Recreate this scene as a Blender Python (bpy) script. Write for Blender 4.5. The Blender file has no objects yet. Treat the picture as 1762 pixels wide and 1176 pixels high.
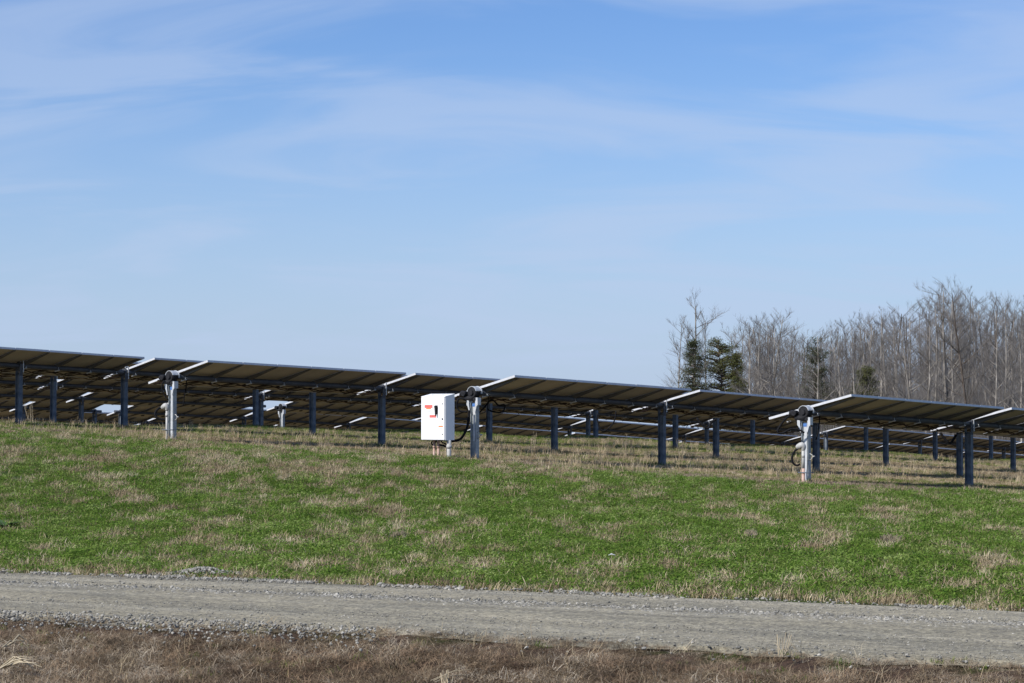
import bpy, bmesh, math, random
import numpy as np
from mathutils import Vector, Matrix, Euler

rnd = random.Random(7)
PI = math.pi
S = bpy.context.scene
COL = S.collection

# ------------------------------------------------------------------ camera
FPX = 3967.0; CX, CY = 881.0, 588.0; HOR = 705.0; CAMZ = 1.65
PITCH = math.atan((HOR-CY)/FPX)
cam = bpy.data.cameras.new('camera'); camo = bpy.data.objects.new('camera', cam); COL.objects.link(camo)
cam.sensor_width = 36.0; cam.lens = FPX/1762*36.0
cam.clip_start = 0.3; cam.clip_end = 4000
camo.location = (0, 0, CAMZ); camo.rotation_euler = (PI/2+PITCH, 0, 0)
S.camera = camo

# ------------------------------------------------------------------ light
RX, RY = 0.656, 0.755                      # direction the rows run (away to the right)
EX, EY = 0.755, -0.656                     # the side the panels' high edge is on
SUN_EL = math.radians(40)
sdx, sdy = -0.80, -0.60                    # plan direction towards the sun
sd = Vector((sdx*math.cos(SUN_EL), sdy*math.cos(SUN_EL), math.sin(SUN_EL))).normalized()
sun = bpy.data.lights.new('sun', 'SUN'); suno = bpy.data.objects.new('sun', sun); COL.objects.link(suno)
sun.energy = 4.8; sun.angle = math.radians(0.55); sun.color = (1.0, 0.955, 0.89)
suno.rotation_euler = sd.to_track_quat('Z', 'Y').to_euler()
W = bpy.data.worlds.new('World'); S.world = W; W.use_nodes = True
nt = W.node_tree; N = nt.nodes; L = nt.links; N.clear()
def wn(t, **k):
    n = N.new(t)
    for a, b in k.items(): setattr(n, a, b)
    return n
out = wn('ShaderNodeOutputWorld'); bg = wn('ShaderNodeBackground'); sky = wn('ShaderNodeTexSky')
sky.sky_type = 'NISHITA'; sky.sun_disc = False; sky.sun_elevation = SUN_EL
sky.sun_rotation = math.atan2(sdx, sdy)
sky.altitude = 200; sky.air_density = 1.0; sky.dust_density = 0.6; sky.ozone_density = 2.5
bg.inputs[1].default_value = 0.098
tc = wn('ShaderNodeTexCoord'); sep = wn('ShaderNodeSeparateXYZ'); L.new(tc.outputs['Generated'], sep.inputs[0])
def wmath(op, a, b=None, clamp=False):
    m = wn('ShaderNodeMath', operation=op); m.use_clamp = clamp
    for i, v in enumerate((a, b)):
        if v is None: continue
        if isinstance(v, (int, float)): m.inputs[i].default_value = v
        else: L.new(v, m.inputs[i])
    return m.outputs[0]
# thin cirrus: a layer seen in perspective, stretched one way
zz = wmath('ADD', wmath('MAXIMUM', sep.outputs[2], 0.0), 0.22)
cmb = wn('ShaderNodeCombineXYZ'); L.new(wmath('DIVIDE', sep.outputs[0], zz), cmb.inputs[0]); L.new(wmath('DIVIDE', sep.outputs[1], zz), cmb.inputs[1])
mp = wn('ShaderNodeMapping'); L.new(cmb.outputs[0], mp.inputs[0])
mp.inputs['Rotation'].default_value = (0, 0, math.radians(-12)); mp.inputs['Scale'].default_value = (1.5, 3.0, 1); mp.inputs['Location'].default_value = (5.3, 2.2, 0)
nz = wn('ShaderNodeTexNoise'); nz.inputs['Scale'].default_value = 1.25; nz.inputs['Detail'].default_value = 7; nz.inputs['Roughness'].default_value = 0.5; nz.inputs['Distortion'].default_value = 0.9
L.new(mp.outputs[0], nz.inputs['Vector'])
mr = wn('ShaderNodeMapRange'); mr.interpolation_type = 'SMOOTHSTEP'; L.new(nz.outputs['Fac'], mr.inputs[0])
mr.inputs[1].default_value = 0.40; mr.inputs[2].default_value = 0.66; mr.inputs[3].default_value = 0.0; mr.inputs[4].default_value = 0.48
hz = wn('ShaderNodeMapRange'); hz.interpolation_type = 'SMOOTHSTEP'; L.new(sep.outputs[2], hz.inputs[0])
hz.inputs[1].default_value = -0.02; hz.inputs[2].default_value = 0.175; hz.inputs[3].default_value = 0.76; hz.inputs[4].default_value = 0.0
fac = wmath('SUBTRACT', 1.0, wmath('MULTIPLY', wmath('SUBTRACT', 1.0, mr.outputs[0]), wmath('SUBTRACT', 1.0, hz.outputs[0])))
mix = wn('ShaderNodeMix', data_type='RGBA'); L.new(fac, mix.inputs[0]); skt = wn('ShaderNodeMix', data_type='RGBA', blend_type='MULTIPLY'); skt.inputs[0].default_value = 1; L.new(sky.outputs[0], skt.inputs[6]); skt.inputs[7].default_value = (0.70, 0.885, 1.17, 1); L.new(skt.outputs[2], mix.inputs[6])
mix.inputs[7].default_value = (4.75, 5.7, 7.3, 1)
tint = wn('ShaderNodeMix', data_type='RGBA', blend_type='MULTIPLY'); tint.inputs[0].default_value = 1
L.new(mix.outputs[2], tint.inputs[6]); tint.inputs[7].default_value = (0.97, 0.99, 1.05, 1)
L.new(tint.outputs[2], bg.inputs[0]); L.new(bg.outputs[0], out.inputs[0])
S.view_settings.view_transform = 'Standard'; S.view_settings.look = 'None'
S.view_settings.exposure = 0.15; S.view_settings.gamma = 1.0
S.cycles.max_bounces = 6; S.cycles.transparent_max_bounces = 4

# ------------------------------------------------------------------ helpers
def ray(x, y):
    a = (x-CX)/FPX; b = (CY-y)/FPX
    c, s = math.cos(PITCH), math.sin(PITCH)
    return Vector((a, c-b*s, s+b*c))
def at(x, y, Z):                            # point seen at photo pixel x,y at distance Z ahead
    d = ray(x, y); return Vector((0, 0, CAMZ)) + d*(Z/d.y)
def on_row(x, y, c):                        # same, on the vertical plane of row c
    d = ray(x, y); k = c/(EX*d.x+EY*d.y); return Vector((0, 0, CAMZ)) + d*k

def tag(o, label=None, cat=None, group=None, kind=None):
    if label: o['label'] = label
    if cat: o['category'] = cat
    if group: o['group'] = group
    if kind: o['kind'] = kind
    return o
def empty(name, loc, rz=0.0, label=None, cat=None, group=None):
    o = bpy.data.objects.new(name, None); COL.objects.link(o)
    o.location = loc; o.rotation_euler = (0, 0, rz); o.empty_display_size = .2
    return tag(o, label, cat, group)
class MB:                                   # a bag of shapes that becomes ONE mesh
    def __init__(s): s.v = []; s.f = []; s.m = []; s.sm = []
    def add(s, vs, fs, mat=0, smooth=False):
        b = len(s.v); s.v += [tuple(p) for p in vs]; s.f += [tuple(b+i for i in f) for f in fs]
        s.m += [mat]*len(fs); s.sm += [smooth]*len(fs)
    def box(s, lo, hi, mat=0, M=None, bev=0.0):
        x0, y0, z0 = lo; x1, y1, z1 = hi
        vs = [Vector(p) for p in ((x0,y0,z0),(x1,y0,z0),(x1,y1,z0),(x0,y1,z0),(x0,y0,z1),(x1,y0,z1),(x1,y1,z1),(x0,y1,z1))]
        if M: vs = [M @ p for p in vs]
        s.add(vs, [(0,3,2,1),(4,5,6,7),(0,1,5,4),(1,2,6,5),(2,3,7,6),(3,0,4,7)], mat)
    def tube(s, pts, r, n=8, mat=0, caps=True, smooth=True):
        pts = [Vector(p) for p in pts]; rr = r if isinstance(r, (list, tuple)) else [r]*len(pts)
        vs = []; u = None
        for i, p in enumerate(pts):
            d = (pts[min(i+1, len(pts)-1)]-pts[max(i-1, 0)])
            d = d.normalized() if d.length > 1e-9 else Vector((0, 0, 1))
            if u is None: u = d.cross(Vector((0, 0, 1)) if abs(d.z) < .9 else Vector((1, 0, 0))).normalized()
            else:
                u = u - d*u.dot(d); u = u.normalized() if u.length > 1e-6 else d.orthogonal().normalized()
            w = d.cross(u)
            for k in range(n):
                t = 2*PI*k/n; vs.append(p + (u*math.cos(t)+w*math.sin(t))*rr[i])
        fs = [(i*n+k, i*n+(k+1) % n, (i+1)*n+(k+1) % n, (i+1)*n+k) for i in range(len(pts)-1) for k in range(n)]
        s.add(vs, fs, mat, smooth)
        if caps:
            b = len(s.v)-len(vs)
            s.f += [tuple(b+k for k in reversed(range(n))), tuple(b+(len(pts)-1)*n+k for k in range(n))]
            s.m += [mat]*2; s.sm += [False]*2
    def mesh(s, name, mats):
        me = bpy.data.meshes.new(name); me.from_pydata(s.v, [], s.f); 
        for m in (mats if isinstance(mats, (list, tuple)) else [mats]): me.materials.append(m)
        me.polygons.foreach_set('material_index', s.m); me.polygons.foreach_set('use_smooth', s.sm)
        me.update(); return me
    def build(s, name, mats, parent=None, M=None):
        return obj(name, s.mesh(name, mats), parent, M)
def obj(name, me, parent=None, M=None):
    o = bpy.data.objects.new(name, me); COL.objects.link(o)
    if parent: o.parent = parent
    if M is not None: o.matrix_local = M
    return o
def curve_pts(pts, n=6):                    # smooth polyline through points
    P = [Vector(p) for p in pts]; P = [P[0]*2-P[1]]+P+[P[-1]*2-P[-2]]; o = []
    for i in range(1, len(P)-2):
        for k in range(n):
            t = k/n; a, b, c, d = P[i-1:i+3]
            o.append(0.5*((2*b)+(c-a)*t+(2*a-5*b+4*c-d)*t*t+(3*b-a-3*c+d)*t**3))
    o.append(P[-2]); return o

# noise
def vnoise(x, y, seed=0):
    xi = np.floor(x).astype(np.int64); yi = np.floor(y).astype(np.int64); xf = x-xi; yf = y-yi
    def h(a, b):
        n = (a*374761393 + b*668265263 + seed*1442695041) & 0xffffffff
        n = ((n ^ (n >> 13))*1274126177) & 0xffffffff
        return ((n ^ (n >> 16)) & 0xffff)/65535.0
    u = xf*xf*(3-2*xf); v = yf*yf*(3-2*yf)
    return (h(xi,yi)*(1-u)+h(xi+1,yi)*u)*(1-v)+(h(xi,yi+1)*(1-u)+h(xi+1,yi+1)*u)*v
def fbm(x, y, seed=0, oct=4):
    r = 0; a = .5; t = 0
    for o in range(oct): r = r+a*vnoise(x*2**o+o*17.3, y*2**o-o*9.1, seed+o); t += a; a *= .5
    return r/t

# ------------------------------------------------------------------ materials
def mat(name, rough=0.7, spec=0.3, metal=0.0):
    m = bpy.data.materials.new(name); m.use_nodes = True; t = m.node_tree
    b = t.nodes['Principled BSDF']; b.inputs['Roughness'].default_value = rough
    b.inputs['Specular IOR Level'].default_value = spec; b.inputs['Metallic'].default_value = metal
    return m, t, b
def ramp(t, fac, stops):
    r = t.nodes.new('ShaderNodeValToRGB'); e = r.color_ramp.elements
    while len(e) < len(stops): e.new(0.5)
    for i, (p, c) in enumerate(stops): e[i].position = p; e[i].color = (*c, 1)
    t.links.new(fac, r.inputs[0]); return r.outputs[0]
def noise(t, scale, detail=4, rough=.55, vec=None, dist=0.0):
    n = t.nodes.new('ShaderNodeTexNoise'); n.inputs['Scale'].default_value = scale
    n.inputs['Detail'].default_value = detail; n.inputs['Roughness'].default_value = rough; n.inputs['Distortion'].default_value = dist
    if vec is None:
        c = t.nodes.new('ShaderNodeTexCoord'); vec = c.outputs['Object']
    t.links.new(vec, n.inputs['Vector']); return n.outputs['Fac']
def mixc(t, fac, a, b, mode='MIX'):
    m = t.nodes.new('ShaderNodeMix'); m.data_type = 'RGBA'; m.blend_type = mode
    for i, v in ((0, fac), (6, a), (7, b)):
        if isinstance(v, (int, float)): m.inputs[i].default_value = v
        elif isinstance(v, tuple): m.inputs[i].default_value = (*v, 1)
        else: t.links.new(v, m.inputs[i])
    return m.outputs[2]
def bump(t, b, h, strength=.3, dist=.02):
    n = t.nodes.new('ShaderNodeBump'); n.inputs['Strength'].default_value = strength; n.inputs['Distance'].default_value = dist
    t.links.new(h, n.inputs['Height']); t.links.new(n.outputs[0], b.inputs['Normal'])
def simple(name, c1, c2, scale=8, rough=.6, spec=.3, metal=0, bmp=0, detail=5):
    m, t, b = mat(name, rough, spec, metal); f = noise(t, scale, detail)
    t.links.new(ramp(t, f, [(.35, c1), (.65, c2)]), b.inputs['Base Color'])
    if bmp: bump(t, b, noise(t, scale*3), bmp, .005)
    return m
M = {}
M['galv'] = simple('galvanised_steel', (.08,.105,.135), (.18,.205,.235), 5, .6, .4, .25)  # dark blue-grey carries the shade on the posts under the panels
M['galv_bright'] = simple('bright_galvanised_steel', (.5,.52,.53), (.62,.63,.64), 10, .45, .5, .25)
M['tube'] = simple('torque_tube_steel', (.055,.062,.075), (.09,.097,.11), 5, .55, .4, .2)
M['rail'] = simple('module_rail_steel', (.12,.11,.095), (.165,.152,.132), 6, .85, .1, 0)
M['frame'] = simple('anodised_aluminium', (.50,.51,.53), (.58,.59,.61), 12, .5, .4, .0)
M['back'] = simple('panel_backsheet', (.40,.36,.28), (.50,.45,.355), 1.3, .75, .15)
M['black'] = simple('black_rubber', (.008,.008,.009), (.018,.018,.02), 20, .85, .1)
M['post_lit'] = simple('sunlit_galvanised_post', (.26,.29,.30), (.40,.43,.43), 7, .55, .4, .05)  # same post steel, with the sun on the drive posts put into its colour
M['wire'] = simple('cable_insulation', (.022,.012,.011), (.055,.026,.022), 3, .6, .3)
M['white'] = simple('white_powder_coat', (.80,.80,.80), (.86,.86,.855), 3, .4, .45)
M['pvc'] = simple('grey_white_pvc', (.36,.355,.335), (.47,.46,.43), 9, .5, .35)
M['pvc_red'] = simple('clay_stained_pvc', (.42,.26,.20), (.55,.42,.35), 7, .6, .3)
M['blue'] = simple('faded_blue_tape', (.06,.16,.42), (.10,.22,.5), 9, .5, .3)
M['red'] = simple('red_sticker', (.62,.10,.09), (.75,.20,.17), 60, .5, .3)
M['orange'] = simple('orange_sticker', (.70,.22,.08), (.78,.28,.12), 9, .5, .3)
M['grey_print'] = simple('grey_print', (.50,.50,.52), (.60,.60,.62), 30, .5, .3)
M['dark'] = simple('dark_plastic', (.012,.012,.014), (.025,.025,.028), 20, .7, .2)
M['bark'] = simple('pale_bark', (.13,.118,.10), (.38,.35,.31), .8, .9, .1)
M['bark_dark'] = simple('dark_bark', (.06,.048,.038), (.14,.115,.095), 1.3, .9, .1)
M['twig'] = simple('winter_twigs', (.105,.097,.090), (.205,.192,.182), .35, .9, .1)
M['stem'] = simple('dry_straw', (.28,.23,.155), (.45,.385,.27), 5, .8, .2)
M['glass'] = None
def glass():
    m, t, b = mat('solar_glass', .12, .6)
    tc_ = t.nodes.new('ShaderNodeTexCoord'); br = t.nodes.new('ShaderNodeTexBrick')
    mp_ = t.nodes.new('ShaderNodeMapping'); mp_.inputs['Scale'].default_value = (1, 1, 1)
    t.links.new(tc_.outputs['Object'], mp_.inputs[0]); t.links.new(mp_.outputs[0], br.inputs[0])
    br.offset = 0; br.inputs['Scale'].default_value = 1.0; br.inputs['Brick Width'].default_value = .160; br.inputs['Row Height'].default_value = .160
    br.inputs['Mortar Size'].default_value = .003
    br.inputs['Color1'].default_value = (.012,.018,.045,1); br.inputs['Color2'].default_value = (.016,.022,.055,1); br.inputs['Mortar'].default_value = (.3,.32,.36,1)
    t.links.new(br.outputs[0], b.inputs['Base Color']); b.inputs['Coat Weight'].default_value = .5; b.inputs['Coat Roughness'].default_value = .08
    return m
M['glass'] = glass()

def blade_mat(name, cols, dark=0.55, patch=.35, trans=.35):
    m = bpy.data.materials.new(name); m.use_nodes = True; t = m.node_tree; t.nodes.clear()
    o = t.nodes.new('ShaderNodeOutputMaterial'); oi = t.nodes.new('ShaderNodeObjectInfo')
    rn = t.nodes.new('ShaderNodeTexWhiteNoise'); rn.noise_dimensions = '1D'; t.links.new(oi.outputs['Random'], rn.inputs['W'])
    n = noise(t, patch, 3, .6, oi.outputs['Location'])
    mx = t.nodes.new('ShaderNodeMath'); mx.operation = 'MULTIPLY_ADD'; t.links.new(rn.outputs[0], mx.inputs[0]); mx.inputs[1].default_value = .6
    ms = t.nodes.new('ShaderNodeMath'); ms.operation = 'MULTIPLY_ADD'; t.links.new(n, ms.inputs[0]); ms.inputs[1].default_value = 1.1; ms.inputs[2].default_value = -.35
    t.links.new(ms.outputs[0], mx.inputs[2])
    k = len(cols); col = ramp(t, mx.outputs[0], [((i+.5)/k, c) for i, c in enumerate(cols)])
    d = t.nodes.new('ShaderNodeBsdfDiffuse'); tr = t.nodes.new('ShaderNodeBsdfTranslucent'); sh = t.nodes.new('ShaderNodeMixShader')
    t.links.new(col, d.inputs[0]); t.links.new(col, tr.inputs[0]); sh.inputs[0].default_value = trans
    t.links.new(d.outputs[0], sh.inputs[1]); t.links.new(tr.outputs[0], sh.inputs[2]); t.links.new(sh.outputs[0], o.inputs[0])
    return m

# ------------------------------------------------------------------ where the rows stand
H = 1.35
def tl(*p): return list(p)
# every row: offset c, list of (photo x of post, photo y of torque tube there, gap over the post?), first is the row's start
ROWS = {
 'A': (-25.0, tl((1387,709.5),(1667,729.5),(1916,748.5),(2135,765))),
 'B': (-31.2, tl((817,676),(1139,697.5),(1404,717),(1651,733),(1868,750),(2060,765))),
 'C': (-37.6, tl((297,648.5),(657,668.5),(954,687.5),(1232,705.5),(1524,725.5),(1743,741),(1950,757))),
 'D': (-43.8, tl((-146,618),(214,641),(538,661),(842,680.5),(1162,698),(1403,714),(1609,729.5),(1806,746))),
 'E': (-50.0, tl((-120,634),(92,642),(440,655),(740,669),(1025,685),(1295,704),(1490,719),(1705,738),(1900,755))),
 'F': (-56.2, tl((-260,643),(92,662.5),(449,680),(741,693.5),(1012,711.5),(1216,728),(1383,742.5))),
 'K': (-56.2, tl((1421,746),(1583,759.5),(1727,772),(1880,786))),
 'G': (-62.5, tl((-205,672),(140,686),(446,699))),
 'L': (-62.5, tl((486,700.5),(742,717),(980,735.5),(1177,751),(1347,763),(1501,775),(1640,786),(1775,797),(1890,807))),
 'H': (-68.7, tl((-140,697),(40,702),(163,708))),
 'P': (-68.7, tl((208,709),(420,720),(600,731),(800,745),(960,757),(1150,770),(1340,783))),
 'J': (-75.0, tl((-60,717),(253,728),(470,736.5),(690,750))),
}
DRIVES = {'A': 0, 'B': 0, 'C': 0, 'L': 0}
ROWPTS = {}
for k, (c, lst) in ROWS.items(): ROWPTS[k] = [on_row(x, y, c) for x, y in lst]

# ------------------------------------------------------------------ terrain height
anch = []
for k, pts in ROWPTS.items():
    for p in pts: anch.append((p.x, p.y, p.z-H))
def road_pt(x, y): Z = CAMZ*FPX/(y-HOR); return ((x-CX)/FPX*Z, Z)
RF = [road_pt(-400,971), road_pt(0,985), road_pt(881,1017), road_pt(1762,1052), road_pt(2300,1076)]
RN = [road_pt(-400,1041), road_pt(0,1060), road_pt(881,1100), road_pt(1762,1145), road_pt(2300,1174)]
for p in RF+RN: anch.append((p[0], p[1], 0.0))
for x in (-14, -7, 0, 7, 14):
    anch.append((x, 12, -.05)); anch.append((x, 0, 0)); anch.append((x, -15, 0))
for X, Y, Zz in ((120,70,-3),(70,40,-1.2),(40,25,-.4),(-40,25,.2),(-60,60,.8),(-60,110,-1.5),(-30,130,-2.5),(0,140,-4),(40,150,-4.8),(90,160,-5),
                 (0,220,-5.5),(60,220,-5),(110,220,-5),(-80,220,-5),(-200,150,-4),(250,150,-6),(0,500,-8),(300,400,-8),(-300,400,-8),(0,-200,-1),(-200,-50,0),(200,-50,-3)):
    anch.append((X, Y, Zz))
A_ = np.array(anch)
def height(x, y):
    x = np.atleast_1d(np.asarray(x, float)); y = np.atleast_1d(np.asarray(y, float)); out = np.empty(len(x))
    for i in range(0, len(x), 20000):
        dx = A_[None,:,0]-x[i:i+20000,None]; dy = A_[None,:,1]-y[i:i+20000,None]
        d2 = dx*dx+dy*dy; w = 1/(d2+1.5)**2
        w0 = w.sum(1); reg = 1e-3*w0
        sxx=(w*dx*dx).sum(1)+reg*9; syy=(w*dy*dy).sum(1)+reg*9; sxy=(w*dx*dy).sum(1); sx=(w*dx).sum(1); sy=(w*dy).sum(1)
        z=A_[None,:,2]; sz=(w*z).sum(1); sxz=(w*dx*z).sum(1); syz=(w*dy*z).sum(1)
        Mx = np.stack([np.stack([w0,sx,sy],1),np.stack([sx,sxx,sxy],1),np.stack([sy,sxy,syy],1)],1)
        out[i:i+20000] = np.linalg.solve(Mx, np.stack([sz,sxz,syz],1)[...,None])[:,0,0]
    if _edge_ready: t_ = np.clip((near_edge(x)-.1-y)/2.2, 0, 1); out = out-.20*t_*t_*(3-2*t_)*(y > 3)-.05*np.clip((near_edge(x)-y)/.3, 0, 1)
    return out
_edge_ready = False
def hz1(x, y): return float(height([x], [y])[0])
_rfx = np.array([p[0] for p in RF]); _rfy = np.array([p[1] for p in RF]); _rnx = np.array([p[0] for p in RN]); _rny = np.array([p[1] for p in RN])
# straight extension of the road's two edges
pf = np.polyfit(_rfx, _rfy, 2); pn = np.polyfit(_rnx, _rny, 2)
def lin(p, x, a=-9, b=11):
    xc = np.clip(x, a, b); d = np.polyval(np.polyder(p), xc); return np.polyval(p, xc)+d*(x-xc)
def far_edge(x): return lin(pf, np.asarray(x, float))
def near_edge(x): return lin(pn, np.asarray(x, float))

_edge_ready = True
def ground_mat():
    m, t, b = mat('field_soil_and_turf', .95, .1)
    g = t.nodes.new('ShaderNodeNewGeometry'); P = g.outputs['Position']
    n1 = noise(t, .55, 5, .6, P); n2 = noise(t, 6, 6, .7, P); n3 = noise(t, 60, 3, .7, P)
    green = ramp(t, n2, [(.3, (.035,.05,.014)), (.55, (.06,.085,.022)), (.75, (.11,.10,.045))])
    straw = ramp(t, n2, [(.3, (.10,.075,.045)), (.55, (.19,.145,.085)), (.8, (.28,.22,.13))])
    at_ = t.nodes.new('ShaderNodeAttribute'); at_.attribute_name = 'dry'
    ma = t.nodes.new('ShaderNodeMath'); ma.operation = 'ADD'; ma.use_clamp = True; t.links.new(at_.outputs['Fac'], ma.inputs[0])
    mb = t.nodes.new('ShaderNodeMapRange'); t.links.new(n1, mb.inputs[0]); mb.inputs[1].default_value = .45; mb.inputs[2].default_value = .7; mb.inputs[3].default_value = -.15; mb.inputs[4].default_value = .55
    t.links.new(mb.outputs[0], ma.inputs[1])
    c = mixc(t, ma.outputs[0], green, straw)
    a2 = t.nodes.new('ShaderNodeAttribute'); a2.attribute_name = 'verge'
    c = mixc(t, a2.outputs['Fac'], c, ramp(t, n2, [(.3, (.035,.024,.018)), (.6, (.085,.055,.038)), (.8, (.16,.09,.055))]))
    t.links.new(c, b.inputs['Base Color']); bump(t, b, n3, .6, .03)
    return m
def road_mat():
    m, t, b = mat('compacted_gravel', .9, .15)
    uv = t.nodes.new('ShaderNodeUVMap'); uv.uv_map = 'UVMap'; U = uv.outputs[0]
    def mapv(sx, sy):
        k = t.nodes.new('ShaderNodeMapping'); k.inputs['Scale'].default_value = (sx, sy, 1); t.links.new(U, k.inputs[0]); return k.outputs[0]
    streak = noise(t, 1, 3, .5, mapv(.12, 1.9), .5); big = noise(t, 1, 4, .6, mapv(.5, 1.1)); 
    g = t.nodes.new('ShaderNodeNewGeometry'); P = g.outputs['Position']
    fine = noise(t, 45, 3, .8, P); vor = t.nodes.new('ShaderNodeTexVoronoi'); vor.inputs['Scale'].default_value = 38; t.links.new(P, vor.inputs['Vector'])
    base = ramp(t, streak, [(.37, (.165,.157,.132)), (.46, (.205,.195,.163)), (.54, (.270,.254,.210)), (.62, (.37,.35,.295))])
    base = mixc(t, .5, base, ramp(t, big, [(.38, (.190,.176,.140)), (.58, (.30,.268,.20))]))
    ch = t.nodes.new('ShaderNodeMath'); ch.operation = 'MULTIPLY'
    stone = ramp(t, vor.outputs['Color'], [(.0, (.55,.55,.55)), (.5, (1,1,1)), (.9, (1.25,1.24,1.2)), (1, (1.7,1.7,1.65))])
    c = mixc(t, 1.0, base, stone, 'MULTIPLY'); c = mixc(t, .85, c, ramp(t, fine, [(.3, (.45,.45,.45)), (.7, (1.5,1.5,1.45))]), 'MULTIPLY'); mot = noise(t, 9, 4, .8, P); c = mixc(t, .7, c, ramp(t, mot, [(.35, (.72,.72,.74)), (.62, (1.25,1.22,1.12))]), 'MULTIPLY')
    t.links.new(c, b.inputs['Base Color']); bump(t, b, fine, .5, .015)
    return m

def dryness(x, y):
    """1 where the straw-coloured long grass stands (round the rows), 0 on the lawn; bounded as seen in the photo"""
    d = EX*x+EY*y                                  # row offset
    s = RX*x+RY*y
    edge = -24.3-6.3*0                              # in front of row A
    # front boundary follows the staggered row ends: line through the three drive posts, ~3 m in front
    p0 = ROWPTS['C'][0]; p1 = ROWPTS['A'][0]
    tx, ty = (p1.x-p0.x), (p1.y-p0.y); ln = math.hypot(tx, ty); nx, ny = -ty/ln, tx/ln
    q = (x-p0.x)*nx+(y-p0.y)*ny
    q2 = -(d+22.4)                                  # right of row A
    qq = np.minimum(q+2.6, np.where(s > 37, q2, 99))
    return qq
def grid(name, xs, ys, zf, mats, attrs=None, uvf=None):
    X, Y = np.meshgrid(xs, ys); x = X.ravel(); y = Y.ravel(); z = zf(x, y)
    nx_, ny_ = len(xs), len(ys)
    v = np.stack([x, y, z], 1); i = np.arange((nx_-1)*(ny_-1)); r = i//(nx_-1); c = i % (nx_-1); a = r*nx_+c
    f = np.stack([a, a+1, a+nx_+1, a+nx_], 1)
    me = bpy.data.meshes.new(name); me.from_pydata(v.tolist(), [], f.tolist()); me.materials.append(mats)
    me.polygons.foreach_set('use_smooth', [True]*len(f))
    for k, fn in (attrs or {}).items():
        at_ = me.attributes.new(k, 'FLOAT', 'POINT'); at_.data.foreach_set('value', fn(x, y).astype(np.float32))
    o = bpy.data.objects.new(name, me); COL.objects.link(o); return o
def band(a, b, s): return np.concatenate([np.arange(a, b, s), [b]])
xs = np.unique(np.concatenate([band(-600,-100,50), band(-100,-24,6), band(-24,30,.4), band(30,130,4), band(130,700,50)]).round(3))
ys = np.unique(np.concatenate([band(-200,0,20), band(0,12,2), band(12,56,.35), band(56,110,1), band(110,300,8), band(300,1500,100)]).round(3))
dry_f = lambda x, y: np.clip(dryness(x, y)/1.6+.5, 0, 1)
ver_f = lambda x, y: (y < near_edge(x)+.1).astype(float)
g = grid('field_ground', xs, ys, lambda x, y: height(x, y)+(fbm(x*1.3, y*1.3, 3)-.5)*.05-.03*((y > near_edge(x)) & (y < far_edge(x))), ground_mat(), {'dry': dry_f, 'verge': ver_f})
tag(g, kind='structure')
def make_road():
    us = np.arange(-26, 40, .35); vs = np.linspace(0, 1, 34); v = []; uvs = []
    fa = far_edge(us); ne = near_edge(us)
    for j, t_ in enumerate(vs):
        yy = ne+(fa-ne)*t_
        if t_ in (0, 1): yy = yy+(fbm(us*1.7, us*0+j, 5)-.5)*.5
        zz_ = height(us, yy)+.012+.02*math.sin(PI*t_)-.012*(math.exp(-((t_-.3)/.07)**2)+math.exp(-((t_-.72)/.07)**2))
        if t_ in (0, 1): zz_ = zz_-.03
        for x_, y_, z_ in zip(us, yy, zz_): v.append((x_, y_, z_)); uvs.append((x_, t_*4.4))
    n = len(us); f = [(j*n+i, j*n+i+1, (j+1)*n+i+1, (j+1)*n+i) for j in range(len(vs)-1) for i in range(n-1)]
    me = bpy.data.meshes.new('gravel_road'); me.from_pydata(v, [], f); me.materials.append(road_mat())
    ul = me.uv_layers.new(name='UVMap'); li = np.empty(len(me.loops), int); me.loops.foreach_get('vertex_index', li)
    ul.data.foreach_set('uv', np.array(uvs)[li].ravel()); me.polygons.foreach_set('use_smooth', [True]*len(f))
    o = bpy.data.objects.new('gravel_road', me); COL.objects.link(o); tag(o, kind='structure')
make_road()

# ------------------------------------------------------------------ solar rows
PW, PC, PT = 0.995, 1.95, 0.045             # module width, length, frame depth
TILT = math.radians(13.5)
def panel_mesh(frame_too):
    b = MB(); a = PW/2-.004; c = PC/2-.004
    b.box((-a, -c, .010), (a, c, PT-.004), 1)
    b.f[-5:]; b.m[-6] = 0                    # underside is the backsheet
    b.box((-.055, .62, -.012), (.055, .72, .0095), 2)   # junction box
    if frame_too: frame_shape(b, 3)
    return b.mesh('solar_panel', [M['back'], M['glass'], M['dark'], M['frame']])
def frame_shape(b, m):
    x, y = PW/2, PC/2; w = .012; lip = .030
    for s in (-1, 1):
        b.box((min(s*x, s*(x-w)), -y, 0), (max(s*x, s*(x-w)), y, PT), m)
        b.box((-x+w, min(s*y, s*(y-w)), 0), (x-w, max(s*y, s*(y-w)), PT), m)
        b.box((-x+lip, min(s*(y-w), s*(y-lip)), 0), (x-lip, max(s*(y-w), s*(y-lip)), .003), m)
PANEL = panel_mesh(False); PANEL_FAR = panel_mesh(True)
_f = MB(); frame_shape(_f, 0); FRAME = _f.mesh('frame', M['frame'])
_r = MB()                                    # module rail, deepest at the tube
for s in (-1, 1):
    _r.add([(-.028, 0, -.085), (.028, 0, -.085), (.035, 0, 0), (-.035, 0, 0), (-.026, s*.95, -.016), (.026, s*.95, -.016), (.026, s*.95, 0), (-.026, s*.95, 0)],
           [(0,1,5,4),(1,2,6,5),(2,3,7,6),(3,0,4,7),(4,5,6,7)])
RAIL = _r.mesh('rail', M['rail'])
_c = MB(); _c.box((-.022, -.075, -.075), (.022, .075, -.06)); _c.tube([(0,-.062,-.085),(0,-.062,.0)], .006, 6); _c.tube([(0,.062,-.085),(0,.062,.0)], .006, 6)
CLAMP = _c.mesh('tube_clamp', M['galv_bright'])

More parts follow.
